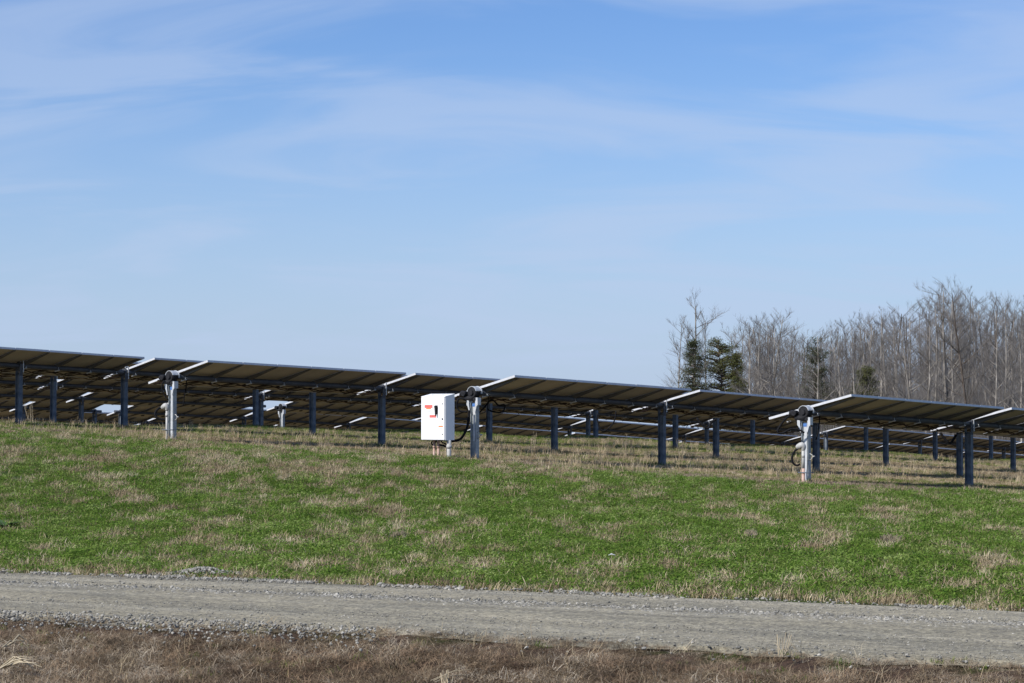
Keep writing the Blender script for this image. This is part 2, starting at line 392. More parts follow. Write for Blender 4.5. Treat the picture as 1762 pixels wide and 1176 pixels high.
def post_mesh(h, name='post'):
    """I-beam: flanges face across the row, web faces along it; z=0 is the top"""
    b = MB(); d, w, t = .15, .10, .008
    b.box((-w/2, -d/2, -h), (w/2, -d/2+t, 0)); b.box((-w/2, d/2-t, -h), (w/2, d/2, 0))
    b.box((-t/2, -d/2+t, -h), (t/2, d/2-t, 0)); return b
def bearing_mesh():
    b = MB()
    b.tube([(-.035, 0, 0), (.035, 0, 0)], .088, 18)
    for s in (-1, 1): b.box((-.045, s*.075-.006, -.24), (.045, s*.075+.006, -.03))
    b.box((-.05, -.10, -.105), (.05, .10, -.092))
    b.tube([(0,-.09,-.2),(0,.09,-.2)], .012, 6)
    return b.mesh('bearing', M['tube'])
BEAR = bearing_mesh()
_h = MB(); _h.tube([(-.01, 0, .088), (-.01, 0, .135)], .014, 8); _h.box((-.03,-.03,.12),(.03,.03,.15)); _h.box((-.012,-.10,-.16),(.012,-.088,.14))
BKT = _h.mesh('bearing_bracket', M['galv_bright'])

def smooth_row(name, key, label, detail, gapw=None):
    gapw = .30 if detail else .22
    pts = ROWPTS[key]; p0 = pts[0]; rz = math.atan2(RY, RX)
    root = empty('solar_panel_row', (p0.x, p0.y, p0.z-H), rz, label, 'solar panels', 'rows of tilted solar panels')
    inv = Matrix.Translation((p0.x, p0.y, p0.z-H)) @ Matrix.Rotation(rz, 4, 'Z'); inv = inv.inverted()
    loc = [inv @ p for p in pts]
    for q in loc: q.y = 0
    drive = DRIVES.get(key)
    # torque tube
    b = MB(); tp = list(loc); 
    d0 = (tp[1]-tp[0]).normalized(); d1 = (tp[-1]-tp[-2]).normalized()
    start = tp[0]-d0*(-.02 if drive == 0 else .3); 
    line = [start]+tp[1:-1]+[tp[-1]+d1*.3] if drive == 0 else [start]+tp[:-1]+[tp[-1]+d1*.3]
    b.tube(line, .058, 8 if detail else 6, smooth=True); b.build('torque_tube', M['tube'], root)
    wob = MB(); n_w = 0
    for i in range(len(loc)-1):
        a, c = loc[i], loc[i+1]; seg = c-a; ln = seg.length; d = seg/ln
        pitch = math.atan2(d.z, d.x)
        n = max(1, round((ln-gapw)/1.012)); step = (ln-gapw)/n; sc = min(1.03, (step-.014)/PW)
        st = TILT + rnd.uniform(-.006, .006)
        R = Matrix.Rotation(-pitch, 4, 'Y') @ Matrix.Rotation(-st, 4, 'X')
        for j in range(n):
            cpos = a+d*(gapw/2+step*(j+.5))
            Mx = Matrix.Translation(cpos) @ R @ Matrix.Rotation(rnd.uniform(-.0015,.0015), 4, 'Z') @ Matrix.Translation((0, 0, .085+rnd.uniform(-.003,.003))) @ Matrix.Diagonal((sc, 1, 1, 1))
            o = obj('solar_panel', PANEL if detail else PANEL_FAR, root, Mx)
            if detail: obj('frame', FRAME, o)
        for j in range(n+1):
            off = gapw/2+step*j + (.15 if j == 0 else -.15 if j == n else 0)
            Mx = Matrix.Translation(a+d*off) @ R @ Matrix.Translation((0, 0, .0835))
            if detail:
                obj('rail', RAIL, root, Mx); obj('tube_clamp', CLAMP, root, Matrix.Translation(a+d*off) @ R)
            else:
                bb = [Mx @ Vector(v.co) for v in RAIL.vertices]; wob.add(bb, [tuple(p.vertices) for p in RAIL.polygons])
        # festooned string wiring below the low edge side
        if detail:
            ww = MB()
            for k_, (yy, zz_, amp, ph) in enumerate(((.50, .12, .055, 0), (.58, .10, .04, 1.9), (.44, .15, .035, .8))):
                P = []
                m_ = n*8
                for q in range(m_+1):
                    s_ = gapw/2*0+ln*q/m_; per = step*(1.0 if k_ != 2 else 1.0)
                    u = (s_-gapw/2)/per
                    z_ = -math.tan(TILT)*yy+.085-.02-amp*(1-abs(math.cos(PI*u+ph)))*1.6 - rnd.uniform(0,.012)
                    P.append(a+d*s_+Vector((0, yy+rnd.uniform(-.015,.015), z_)))
                ww.tube(P, .011 if k_ < 2 else .008, 4, caps=False)
            ww.build('wiring_loom', M['wire'], root)
    if key == 'D':
        q = inv @ on_row(33, 629.5, ROWS[key][0]); q.y = 0; f_ = (q.x-loc[0].x)/(loc[1].x-loc[0].x); q = loc[0].lerp(loc[1], f_); loc = loc+[q]
    if wob.v: tag(wob.build('rail', M['rail'], root), kind='stuff')
    # posts and bearings
    for i, q in enumerate(loc):
        hh = H+1.0
        top = q+Vector((0, 0, -.17 if i != drive else -.20))
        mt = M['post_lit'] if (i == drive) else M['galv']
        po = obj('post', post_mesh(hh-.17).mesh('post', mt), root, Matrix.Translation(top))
        if i != drive:
            obj('bearing', BEAR, root, Matrix.Translation(q))
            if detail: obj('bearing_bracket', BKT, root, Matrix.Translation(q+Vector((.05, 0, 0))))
    if drive == 0: drive_unit(root, loc[0], key)
    return root

def ring_mesh(r0, r1, w, a0, a1, n=14):
    b = MB(); vs = []; fs = []
    for i in range(n+1):
        t = a0+(a1-a0)*i/n; c, s = math.cos(t), math.sin(t)
        vs += [(-w/2, r0*c, r0*s), (w/2, r0*c, r0*s), (w/2, r1*c, r1*s), (-w/2, r1*c, r1*s)]
    for i in range(n):
        for k in range(4): fs.append((i*4+k, i*4+(k+1) % 4, (i+1)*4+(k+1) % 4, (i+1)*4+k))
    fs += [(3,2,1,0), tuple(n*4+k for k in range(4))]
    b.add(vs, fs); return b
def drive_unit(root, q, key):
    T = Matrix.Translation(q)
    # slew gear housing
    b = MB(); b.tube([(-.10,0,0),(.06,0,0)], .105, 20); b.tube([(-.13,0,0),(-.10,0,0)], .05, 14)
    b.tube([(-.05,-.02,-.12),(-.05,.20,-.115)], .055, 12)
    b.box((-.09,-.10,-.16),(.05,.10,-.09)); b.build('slew_gear', M['dark'], root, T)
    b = MB(); b.tube([(-.06,.17,-.03),(-.06,.30,-.02)], .062, 16); b.tube([(-.06,.30,-.02),(-.06,.33,-.02)], .045, 12); b.tube([(-.14,.20,-.02),(-.06,.20,-.02)], .05, 12)
    b.build('drive_motor', M['dark'], root, T)
    b = ring_mesh(.118, .128, .20, math.radians(15), math.radians(165)); b.build('top_cover', M['galv_bright'], root, T)
    b = ring_mesh(.10, .135, .012, math.radians(-30), math.radians(190))
    bo = b.build('mounting_flange', M['galv_bright'], root, Matrix.Translation(q+Vector((.075,0,0))))
    for s in (-1, 1):                          # the two arms of the V bracket
        b = MB()
        prof = [(.085, -.39), (.060, -.39), (.085, -.24), (.085, -.10), (.150, -.10), (.150, -.25), (.120, -.28)]
        vs = [(-.085, s*y, z) for y, z in prof]+[(-.073, s*y, z) for y, z in prof]; n = len(prof)
        fs = [tuple(range(n)), tuple(range(2*n-1, n-1, -1))]+[(i, (i+1) % n, n+(i+1) % n, n+i) for i in range(n)]
        b.add(vs, fs)
        b.box((-.073, s*.117-.006, -.25), (.05, s*.117+.006, -.10))
        b.build('bracket_arm', M['galv_bright'], root, T)
    zl = {'A': -1.7, 'B': -.98, 'C': -1.7, 'L': -.9}[key]
    b = MB(); b.box((-.016, -.036, zl), (-.0125, .034, -.20)); b.box((-.03, -.036, zl), (-.016, -.032, -.20)); b.build('cover_plate', M['galv_bright'], root, T)
    if key != 'L':
        b = MB(); b.box((-.0135, -.05, -.28), (-.0105, .05, -.215)); b.build('blue_marking', M['blue'], root, T @ Matrix.Translation((-.0075, 0, 0)))
        # small bonding clamp on the flange side
        b = MB(); b.tube([(0,-.075,-.80),(0,-.13,-.82),(0,-.15,-.86),(0,-.13,-.90),(0,-.075,-.93)], .009, 6); b.tube([(0,-.145,-.86),(0,-.195,-.85)], .014, 7)
        b.build('bonding_clamp', M['pvc'], root, T)

LBL = {
 'A': 'nearest solar panel row, its drive post the rightmost of the three sunlit ones',
 'B': 'solar panel row that starts beside the white electrical cabinet',
 'C': 'solar panel row that starts at the leftmost sunlit drive post, with white conduit beside it',
 'D': 'solar panel row entering at the left edge, topmost against the sky there',
 'E': 'solar panel row mostly hidden, directly behind the row topmost at the left edge',
 'F': 'solar panel row on the brow, third one down seen under the left row',
 'K': 'far row with pale top edge showing under the nearest row, right of its drive post',
 'G': 'far row at the left ending at a sky gap before the small distant drive post',
 'L': 'far row with long pale top edge, starting at the small distant drive post',
 'H': 'short far row low at the left edge, ending at a small gap of sky',
 'P': 'far row low behind the brow, starting right of the small left gap of sky',
 'J': 'lowest and farthest row, just above the grass at the left',
}
for key in ROWS: smooth_row(key, key, LBL[key], key in 'ABCDEF')

# ------------------------------------------------------------------ electrical cabinet on its conduits
def cabinet():
    p = at(754, 775, 46.2); gz = hz1(p.x, p.y); rz = math.atan2(RY, RX)
    root = empty('electrical_cabinet', (p.x, p.y, gz), rz, 'white metal electrical cabinet with warning stickers, on pipes beside the middle drive post', 'cabinet')
    w, d = .645, .26; z0 = (at(754, 757.5, 46.2).z-gz); h = .86; z1 = z0+h
    b = MB()                                   # x: depth (front face at -x), y: across
    x0, x1, y0, y1 = -d/2, d/2, -w/2, w/2
    b.add([(x0,y0,z0),(x1,y0,z0),(x1,y1,z0),(x0,y1,z0),(x0,y0,z1),(x1,y0,z1+.055),(x1,y1,z1+.055),(x0,y1,z1)],
          [(0,3,2,1),(4,5,6,7),(0,1,5,4),(1,2,6,5),(2,3,7,6),(3,0,4,7)])
    body = b.build('cabinet_body', M['white'], root)
    b = MB(); b.add([(x0-.02,y0-.008,z1+.001),(x1+.005,y0-.008,z1+.056),(x1+.005,y1+.008,z1+.056),(x0-.02,y1+.008,z1+.001),
                     (x0-.02,y0-.008,z1+.012),(x1+.005,y0-.008,z1+.067),(x1+.005,y1+.008,z1+.067),(x0-.02,y1+.008,z1+.012)],
                    [(0,3,2,1),(4,5,6,7),(0,1,5,4),(1,2,6,5),(2,3,7,6),(3,0,4,7)])
    for yy in (-.12, .16): b.tube([(x0+.12, yy, z1+.04), (x0+.12, yy, z1+.055)], .02, 8)
    b.build('cabinet_lid', M['white'], root)
    dx = x0-.004
    b = MB(); b.box((dx-.022, y0+.012, z0+.01), (dx, y1-.004, z1-.004)); door = b.build('door', M['white'], root)
    f = dx-.022
    def fy(px): return y1-(px-725)/41.7*w       # photo column on the door
    def fz(py): return z0+(758-py)/72.0*h
    def plate(name, xa, xb, ya, yb, m, t=.002):
        q = MB(); q.box((f-t, fy(xb), fz(yb)), (f, fy(xa), fz(ya))); return q.build(name, m, door)
    plate('warning_sticker', 731.2, 745, 699.2, 704.2, M['red']); plate('warning_sticker', 734, 742.5, 704.2, 706.3, M['orange'])
    plate('warning_sticker', 740, 751.5, 716, 720.4, M['red']); plate('warning_sticker', 755.8, 763.5, 733.8, 736.3, M['orange'])
    for k, (xa, xb, ya) in enumerate(((733,743,708.4),(733,742,710.2),(741,751,721.6),(741,751,723.4),(742,749.5,725.4),(741,750,728.6),(756,762,738),(750,756.5,697))):
        plate('printed_line', xa, xb, ya, ya+.9, M['grey_print'])
    q = MB(); q.box((f-.012, fy(754.2), fz(714.5)), (f, fy(749.7), fz(700))); 
    q.tube([(f-.012, fy(752.6), fz(702.5)), (f-.05, fy(752.6), fz(702.5))], .028, 14)
    q.add([(f-.05, fy(754.3), fz(700.8)), (f-.05, fy(751), fz(700.8)), (f-.05, fy(752.6), fz(718)), (f-.05, fy(753.6), fz(718)),
           (f-.03, fy(754.3), fz(700.8)), (f-.03, fy(751), fz(700.8)), (f-.03, fy(752.6), fz(718)), (f-.03, fy(753.6), fz(718))],
          [(0,1,2,3),(7,6,5,4),(0,4,5,1),(1,5,6,2),(2,6,7,3),(3,7,4,0)])
    q.build('switch_handle', M['dark'], door)
    for py in (697.3, 722.6, 748): 
        q = MB(); q.tube([(f, fy(762.7), fz(py)), (f-.012, fy(762.7), fz(py))], .010 if py != 722.6 else .017, 10); q.build('door_latch', M['dark'], door)
    # conduits under it
    def pipe(px, py, r, m, nm, x=0.0, top=z0, rr=None, red=None):
        yy = fy(px); q = MB()
        q.tube([(x, yy, -.3), (x, yy, top)], r, 14, 0)
        q.tube([(x, yy, top*.55), (x, yy, top*.55+.06)], r*1.22, 14, 0)
        q.build(nm, m, root)
    pipe(737.5, 0, .024, M['pvc_red'], 'conduit', .02); pipe(744.5, 0, .026, M['pvc_red'], 'conduit', .03)
    pipe(761, 0, .030, M['pvc_red'], 'conduit', .06); pipe(766, 0, .045, M['pvc'], 'conduit', -.02)
    q = MB()
    q.tube(curve_pts([(.05, fy(740), z0+.01), (.04, fy(738), z0-.06), (.02, fy(735), z0-.10), (.02, fy(732.5), z0-.06), (.0, fy(735.5), z0-.02)]), .014, 6)
    q.tube(curve_pts([(.05, fy(741), z0+.01), (.04, fy(744), z0-.09), (.04, fy(752), z0-.11), (.04, fy(760), z0-.16), (.05, fy(763), z0-.30)]), .02, 6)
    q.tube(curve_pts([(.06, fy(747), z0+.01), (.05, fy(750), z0-.05), (.05, fy(757), z0-.09), (.05, fy(759), z0-.25)]), .014, 6)
    q.build('cable', M['black'], root)
    return root
cabinet()

# ------------------------------------------------------------------ conduit risers and cable loops by the drive posts
def riser(xi, ytop, ybot, Z, label, stained):
    p = at(xi, ybot, Z); q = at(xi, ytop, Z); gz = p.z; hh = q.z-p.z
    root = empty('conduit_riser', p, math.atan2(RY, RX), label, 'conduit')
    b = MB(); b.tube([(0,0,hh*.42 if stained else -.3), (0,0,hh-.06)], .025 if not stained else .030, 14); b.tube([(0,0,hh*.70),(0,0,hh*.80)], .032, 14)
    b.build('pipe', M['pvc'], root)
    if stained:
        b = MB(); b.tube([(0,0,-.3),(0,0,hh*.42)], .0325, 14); b.build('stained_pipe', M['pvc_red'], root)
    b = MB()                                    # weatherhead elbow
    b.tube(curve_pts([(0,0,hh-.08),(0,.0,hh-.02),(-.01,.03,hh+.01),(-.01,.10,hh-.01),(-.01,.13,hh-.03)], 4), [.036,.038,.045,.05,.055,.058,.062,.066,.068,.066,.062,.058,.055,.052,.05,.048,.046][:17], 14)
    b.build('conduit_head', M['pvc'], root)
    b = MB(); b.tube([(.10,-.16,hh*.31),(-.035,-.14,hh*.31),(-.035,.10,hh*.31)], .011, 6); b.build('strap', M['galv'], root)
    return root
riser(287, 700, 758, 48.6, 'white vertical conduit strapped beside the leftmost sunlit drive post', False)
riser(293.0, 699, 757, 49.5, 'second pale conduit, tight against the leftmost sunlit drive post', False)
riser(1382.5, 768, 834, 44.2, 'pale conduit with clay-stained foot in front of the rightmost sunlit drive post', True)
def cable(pts, Z, r, label, name='black_cable', m='black'):
    P = [at(x, y, (Z[i] if isinstance(Z, (list, tuple)) else Z)) for i, (x, y) in enumerate(pts)]
    b = MB(); b.tube(curve_pts(P, 6), r, 7, caps=True); o = b.build(name, M[m])
    return tag(o, label, 'cable', 'black cables hanging by the drive posts')
cable([(1358,716),(1351,722),(1343,732),(1338,741),(1341,746),(1350,744),(1360,739),(1372,739),(1384,745)], 44.5, .020, 'thick black cable in an S-curve left of the rightmost sunlit drive post')
cable([(1376,771),(1368,776),(1363,786),(1364,796),(1370,801),(1377,799)], 44.4, .020, 'black cable loop hanging from the head of the clay-stained conduit')
cable([(1411,712),(1410,725),(1408,742),(1404,757)], 45.2, .014, 'thin black cable dropping right of the rightmost sunlit drive post')
cable([(800,688),(791,686),(786,694),(787,703),(793,708),(804,709)], 46.7, .020, 'black cable loop between the white cabinet and the middle drive post')
cable([(774,760),(790,757),(797,750),(803,738),(806,724),(807,706)], 46.6, .026, 'thick black cable climbing from the cabinet underside to the middle drive post')
cable([(824,711),(833,702),(843,690),(850,690),(858,698),(868,697),(867,706),(860,710),(846,708),(838,704)], 47.6, .018, 'looped black cable hanging right of the middle drive post')
cable([(839,674),(840,690),(838,712),(836,740)], 47.5, .010, 'thin black cable hanging straight, right of the middle drive post')
cable([(283,655),(279,662),(279,671),(283,680),(289,688)], 49.0, .014, 'thin black cable bowed out left of the leftmost sunlit drive post')
cable([(281,700),(272,704),(267,712),(270,719),(279,722),(286,722)], 49.0, .026, 'black cable loop beside the white conduit')
cable([(321,652),(320,668),(317,682),(315,699)], 49.6, .012, 'short black cable hanging right of the leftmost sunlit drive post')
cable([(1199,720),(1210,733),(1219,737),(1224,727),(1232,722)], 56.5, .026, 'black cable in a V under the row in the centre right')
cable([(1618,745),(1628,758),(1635,763),(1641,756),(1645,748)], 50.5, .028, 'black cable in a V behind the rightmost near post')
cable([(1028,712),(1029,728),(1036,742),(1050,735),(1058,722),(1060,708)], 64.0, .020, 'black cable loop under the row right of centre')

# ------------------------------------------------------------------ trees
def tree_meshes(seed, h, lean=.04, spread=1.0, crown0=.35, dens=1.0, bark='bark', pale=True):
    r = random.Random(seed); big = MB(); fine = MB()
    def limb(p, d, ln, rad, depth, mb):
        n = 5 if depth == 0 else 3; pts = [p.copy()]; rr = [rad]; q = p.copy(); dd = d.normalized()
        for i in range(n):
            j = .07 if depth == 0 else .13
            dd = (dd+Vector((r.uniform(-j,j), r.uniform(-j,j), r.uniform(-.03,.10 if depth else .05)))).normalized()
            q = q+dd*ln/n; pts.append(q.copy()); rr.append(rad*(1-(i+1)/n*(.85 if depth else .8)))
        mb.tube(pts, rr, 5 if depth == 0 else (4 if depth == 1 else 3), caps=False, smooth=depth < 2)
        return pts, rr
    trunks = [Vector((r.uniform(-lean,lean), r.uniform(-lean,lean), 1))]
    if r.random() < .45: trunks.append(Vector((r.choice((-1,1))*r.uniform(.12,.28), r.uniform(-.15,.15), 1)))
    for ti, td in enumerate(trunks):
        hh = h*(1 if ti == 0 else r.uniform(.75,.92)); base = Vector((0,0,-.4)) if ti == 0 else Vector((0,0,h*.12))
        tp, tr = limb(base, td, hh, h*.0105*(1 if ti == 0 else .7), 0, big)
        nb = int(19*dens)
        for i in range(nb):
            t = crown0+(1-crown0)*(i+r.random())/nb; t = min(t, .985)
            k = min(int(t*5), 4); f = t*5-k; p = tp[k].lerp(tp[k+1], f); rad = tr[k]*(1-f)+tr[k+1]*f
            a = r.uniform(0, 2*PI); el = r.uniform(.35, 1.25)
            d = Vector((math.cos(a)*spread, math.sin(a)*spread, el)).normalized()
            ln = hh*r.uniform(.16, .36)*(1.15-t*.8)*(1.1 if spread > 1 else 1)
            bp, br = limb(p, d, ln, max(rad*.5, .026), 1, big)
            for j in range(int(9*dens)):
                u = r.uniform(.15, .97); k2 = min(int(u*3), 2); f2 = u*3-k2; p2 = bp[k2].lerp(bp[k2+1], f2)
                a2 = r.uniform(0, 2*PI); d2 = (d+Vector((math.cos(a2), math.sin(a2), r.uniform(-.1,.7)))*.75).normalized()
                l2 = ln*r.uniform(.3, .6)*(1.15-u*.4)
                sp, sr = limb(p2, d2, l2, .013, 2, fine)
                for m_ in range(10):
                    u3 = r.uniform(.2, 1); k3 = min(int(u3*3), 2); p3 = sp[k3].lerp(sp[k3+1], u3*3-k3)
                    a3 = r.uniform(0, 2*PI); d3 = (d2+Vector((math.cos(a3), math.sin(a3), r.uniform(0,.8)))*.7).normalized()
                    e = p3+d3*l2*r.uniform(.35,.7); w = .0055; sd_ = d3.cross(Vector((r.uniform(-1,1), r.uniform(-1,1), .2))).normalized()*w
                    mid = p3.lerp(e, .5)+Vector((r.uniform(-.04,.04), r.uniform(-.04,.04), .02))
                    fine.add([p3-sd_, p3+sd_, mid+sd_*.8, mid-sd_*.8, e], [(0,1,2,3), (3,2,4)])
    return big.mesh('trunk', M[bark]), fine.mesh('crown', M['twig'])
VAR = [tree_meshes(11+i, 18, spread=s, crown0=c, dens=d, bark=bk) for i, (s, c, d, bk) in enumerate(
    ((.8,.35,1,'bark'), (.6,.45,.9,'bark_dark'), (1.0,.30,1.1,'bark'), (.7,.5,.8,'bark'), (.9,.25,1,'bark_dark'), (.55,.35,1,'bark'), (1.1,.4,1.0,'bark')))]
def gz_at(X, Y): return hz1(X, Y)
def plant_tree(xi, ytop, Z, v, rz, label, group='bare trees of the wood on the right', sx=1.0):
    top = at(xi, ytop, Z); gz = gz_at(top.x, top.y); hgt = top.z-gz
    root = empty('bare_tree', (top.x, top.y, gz), rz, label, 'tree', group); sc = hgt/17.8
    root.scale = (sc*sx, sc*sx, sc)
    obj('trunk', VAR[v][0], root); obj('crown', VAR[v][1], root)
    return root
def prof(x):
    P = [(1140,640),(1165,600),(1190,560),(1230,590),(1270,560),(1300,552),(1330,549),(1370,570),(1400,572),(1430,565),(1460,548),(1490,545),(1515,532),(1545,528),(1580,522),(1610,515),(1630,500),(1665,500),(1690,515),(1720,522),(1762,518),(1900,505)]
    return float(np.interp(x, [p[0] for p in P], [p[1] for p in P]))
plant_tree(1164, 556, 206, 3, 1.2, 'slender bare tree left of the conifer at the left end of the wood', sx=.8)
plant_tree(1217, 549, 207, 5, 2.6, 'slender bare tree between the open conifer and the round-headed pine', sx=.8)
plant_tree(1190, 524, 205, 0, 1.9, 'tallest bare tree at the left end of the wood, green conifer boughs before it', sx=1.2)
plant_tree(1322, 545, 215, 2, 2.2, 'wide-crowned bare tree standing clear between the round evergreen and the wood')
plant_tree(1632, 497, 212, 6, 1.0, 'tallest bare tree in the dense wood at the right')
plant_tree(1663, 500, 208, 4, 3.0, 'dark-trunked bare tree just right of the tallest one in the wood')
def FZ(x):
    for lim, w in ((1385,'left of the dark cedar'),(1470,'around the dark cedar'),(1605,'between the small green-topped tree and the tallest tree'),(1700,'beside the tallest tree'),(9e9,'at the right edge of the photo')):
        if x < lim: return 'slim pale-trunked tree in front, '+w
def BZ(x): return 'slim bare tree deep in the left half of the wood' if x < 1560 else 'slim bare tree deep in the right half of the wood'
ft = random.Random(5); n_t = 0
xx = 1268.0
while xx < 1835:
    y0 = prof(xx)+ft.choice((ft.uniform(0, 14), ft.uniform(8, 50)))
    plant_tree(xx, y0, ft.uniform(196, 222), ft.choice((0,2,3,5,6,3)), ft.uniform(0, 6.28), FZ(xx), sx=ft.uniform(.75, 1.05))
    xx += ft.uniform(9, 19)
xx = 1285.0
while xx < 1850:
    y0 = prof(xx)+ft.uniform(4, 40)
    plant_tree(xx, y0, ft.uniform(226, 262), ft.choice((1,4,0,5,2)), ft.uniform(0, 6.28), BZ(xx), 'bare trees deep in the wood', sx=ft.uniform(.8, 1.15))
    xx += ft.uniform(8, 15)

xx = 1290.0
while xx < 1850:
    plant_tree(xx, prof(xx)+ft.uniform(14, 60), ft.uniform(268, 300), ft.choice((1,4,0,5,2)), ft.uniform(0, 6.28), BZ(xx), 'bare trees deep in the wood', sx=ft.uniform(.8, 1.15))
    xx += ft.uniform(9, 17)

def leaf_mat(name, c1, c2, c3):
    m, t, b = mat(name, .8, .2); f = noise(t, 1.1, 4, .7)
    t.links.new(ramp(t, f, [(.3, c1), (.5, c2), (.7, c3)]), b.inputs['Base Color']); return m
M['needle'] = leaf_mat('dark_needles', (.028,.036,.018), (.048,.060,.028), (.080,.088,.042))
M['needle_y'] = leaf_mat('olive_needles', (.042,.050,.016), (.075,.082,.026), (.12,.115,.042))
def evergreen(xi, ytop, Z, label, style, seed, mt, width):
    r = random.Random(seed); top = at(xi, ytop, Z); gz = gz_at(top.x, top.y); h = top.z-gz
    root = empty('evergreen_tree', (top.x, top.y, gz), 0, label, 'tree', 'evergreens in front of the wood')
    tb = MB(); tp = [Vector((0,0,-.4))]
    for i in range(1, 9): tp.append(Vector((r.uniform(-.12,.12)*i*.3, r.uniform(-.12,.12)*i*.3, h*.97*i/8)))
    tb.tube(tp, [h*.015*(1-i/8.6) for i in range(9)], 7, caps=False)
    fo = MB()
    def clump(c, rad, n):
        for _ in range(int(n*1.7)):
            d = Vector((r.gauss(0,1), r.gauss(0,1), r.gauss(0,.6)))*rad*.55; p = c+d
            u = Vector((r.uniform(-1,1), r.uniform(-1,1), r.uniform(-.5,.9))).normalized(); w = u.cross(Vector((r.uniform(-1,1), r.uniform(-1,1), r.uniform(-1,1)))).normalized()
            s = r.uniform(.04, .10); fo.add([p, p+u*s+w*s*.34, p+u*s*1.7, p+u*s-w*s*.34], [(0,1,2,3)])
    def bough(t, ang, ln, rise, droop=.0, dense=7):
        k = min(int(t*8), 7); p = tp[k].lerp(tp[k+1], t*8-k); d = Vector((math.cos(ang), math.sin(ang), rise)); pts = [p]
        for i in range(1, 5): pts.append(p+Vector((d.x, d.y, 0))*ln*i/4+Vector((0,0,rise*ln*i/4-droop*(i/4)**2*ln)))
        tb.tube(pts, [.06,.045,.03,.02,.01], 4, caps=False)
        for i in range(2, 5):
            for _ in range(3): clump(pts[i]+Vector((r.gauss(0,.14), r.gauss(0,.14), r.gauss(0,.10))), .27, dense)
        return pts
    if style == 'open':                        # see-through conifer, tiers of drooping boughs
        for i in range(150):
            t = r.uniform(.40, .97); bough(t, r.uniform(0, 6.28), width*(1.06-t)*1.9*r.uniform(.5,1.15), r.uniform(-.1,.25), .2, 6)
    elif style == 'round':                     # round-headed pine, open below
        for i in range(190):
            t = r.uniform(.42, .985); f = math.sqrt(max(0, 1-((t-.74)/.27)**2)) if t > .74 else r.uniform(.6,1.05)
            bough(min(t,.985), r.uniform(0, 6.28), width*f*r.uniform(.7,1.05), r.uniform(.1,.5)*(1 if t > .6 else .5), .1, 7 if t > .72 else 4)
    else:                                       # dense dark cedar
        for i in range(130):
            t = r.uniform(.15, .98); bough(t, r.uniform(0, 6.28), width*(1.12-t)**.7*r.uniform(.6,1.0), r.uniform(.3,.8), 0, 8)
    tb.build('trunk', M['bark_dark'], root); fo.build('crown', M[mt], root)
    return root
evergreen(1190, 573, 203, 'open dark conifer at the left end of the wood, trunk showing through its boughs', 'open', 3, 'needle', 2.2)
evergreen(1240, 574, 204, 'round-headed olive pine standing second from the left end of the wood', 'round', 4, 'needle_y', 2.1)
evergreen(1270, 592, 202, 'thin olive evergreen leaning out right of the round-headed pine', 'open', 8, 'needle_y', 1.4)
evergreen(1403, 578, 208, 'dense dark cedar half hidden by bare stems in the wood', 'cedar', 6, 'needle', 2.7)
evergreen(1486, 628, 206, 'small green-topped tree low in the wood', 'round', 9, 'needle_y', 1.2)
# undergrowth along the foot of the wood
def brush():
    r = random.Random(12); b = MB()
    for _ in range(26000):
        xi = 1272+578*r.random()**.85; Z = r.uniform(200, 262); p = at(xi, 700, Z); g_ = -5.2; hgt = r.uniform(5, 13)
        d = Vector((r.uniform(-.25,.25), r.uniform(-.25,.25), 1)); p0 = Vector((p.x, p.y, g_+r.uniform(0, 2))); e = p0+d*hgt*r.uniform(.4,1); w = Vector((r.uniform(.006,.016), 0, 0))
        m = p0.lerp(e, .5)+Vector((r.uniform(-.3,.3), 0, 0)); b.add([p0-w, p0+w, m+w*.7, m-w*.7, e], [(0,1,2,3),(3,2,4)])
    tag(b.build('undergrowth', M['twig']), 'grey brown leafless undergrowth between the trunks of the wood', 'undergrowth', kind='stuff')
brush()

# ------------------------------------------------------------------ grass
def gn_scatter(name, pts, scl, coll, label, cat, seed=0, tilt=.25):
    me = bpy.data.meshes.new(name); me.from_pydata(pts.tolist(), [], [])
    a = me.attributes.new('scl', 'FLOAT', 'POINT'); a.data.foreach_set('value', scl.astype(np.float32))
    o = bpy.data.objects.new(name, me); COL.objects.link(o); tag(o, label, cat, kind='stuff')
    ng = bpy.data.node_groups.new(name, 'GeometryNodeTree'); ng.interface.new_socket('Geometry', in_out='INPUT', socket_type='NodeSocketGeometry'); ng.interface.new_socket('Geometry', in_out='OUTPUT', socket_type='NodeSocketGeometry')
    n = ng.nodes; l = ng.links; gi = n.new('NodeGroupInput'); go = n.new('NodeGroupOutput')
    m2p = n.new('GeometryNodeMeshToPoints'); iop = n.new('GeometryNodeInstanceOnPoints'); ci = n.new('GeometryNodeCollectionInfo')
    ci.inputs['Collection'].default_value = coll; ci.inputs['Separate Children'].default_value = True; ci.inputs['Reset Children'].default_value = True
    rv = n.new('FunctionNodeRandomValue'); rv.data_type = 'FLOAT_VECTOR'; rv.inputs[0].default_value = (-tilt,-tilt,0); rv.inputs[1].default_value = (tilt,tilt,6.283); rv.inputs['Seed'].default_value = seed
    at_ = n.new('GeometryNodeInputNamedAttribute'); at_.data_type = 'FLOAT'; at_.inputs['Name'].default_value = 'scl'
    l.new(gi.outputs[0], m2p.inputs[0]); l.new(m2p.outputs[0], iop.inputs['Points']); l.new(ci.outputs[0], iop.inputs['Instance']); iop.inputs['Pick Instance'].default_value = True
    e2r = n.new('FunctionNodeEulerToRotation'); l.new(rv.outputs[0], e2r.inputs[0]); l.new(e2r.outputs[0], iop.inputs['Rotation'])
    l.new(at_.outputs[0], iop.inputs['Scale']); l.new(iop.outputs[0], go.inputs[0])
    md = o.modifiers.new('scatter', 'NODES'); md.node_group = ng
    return o
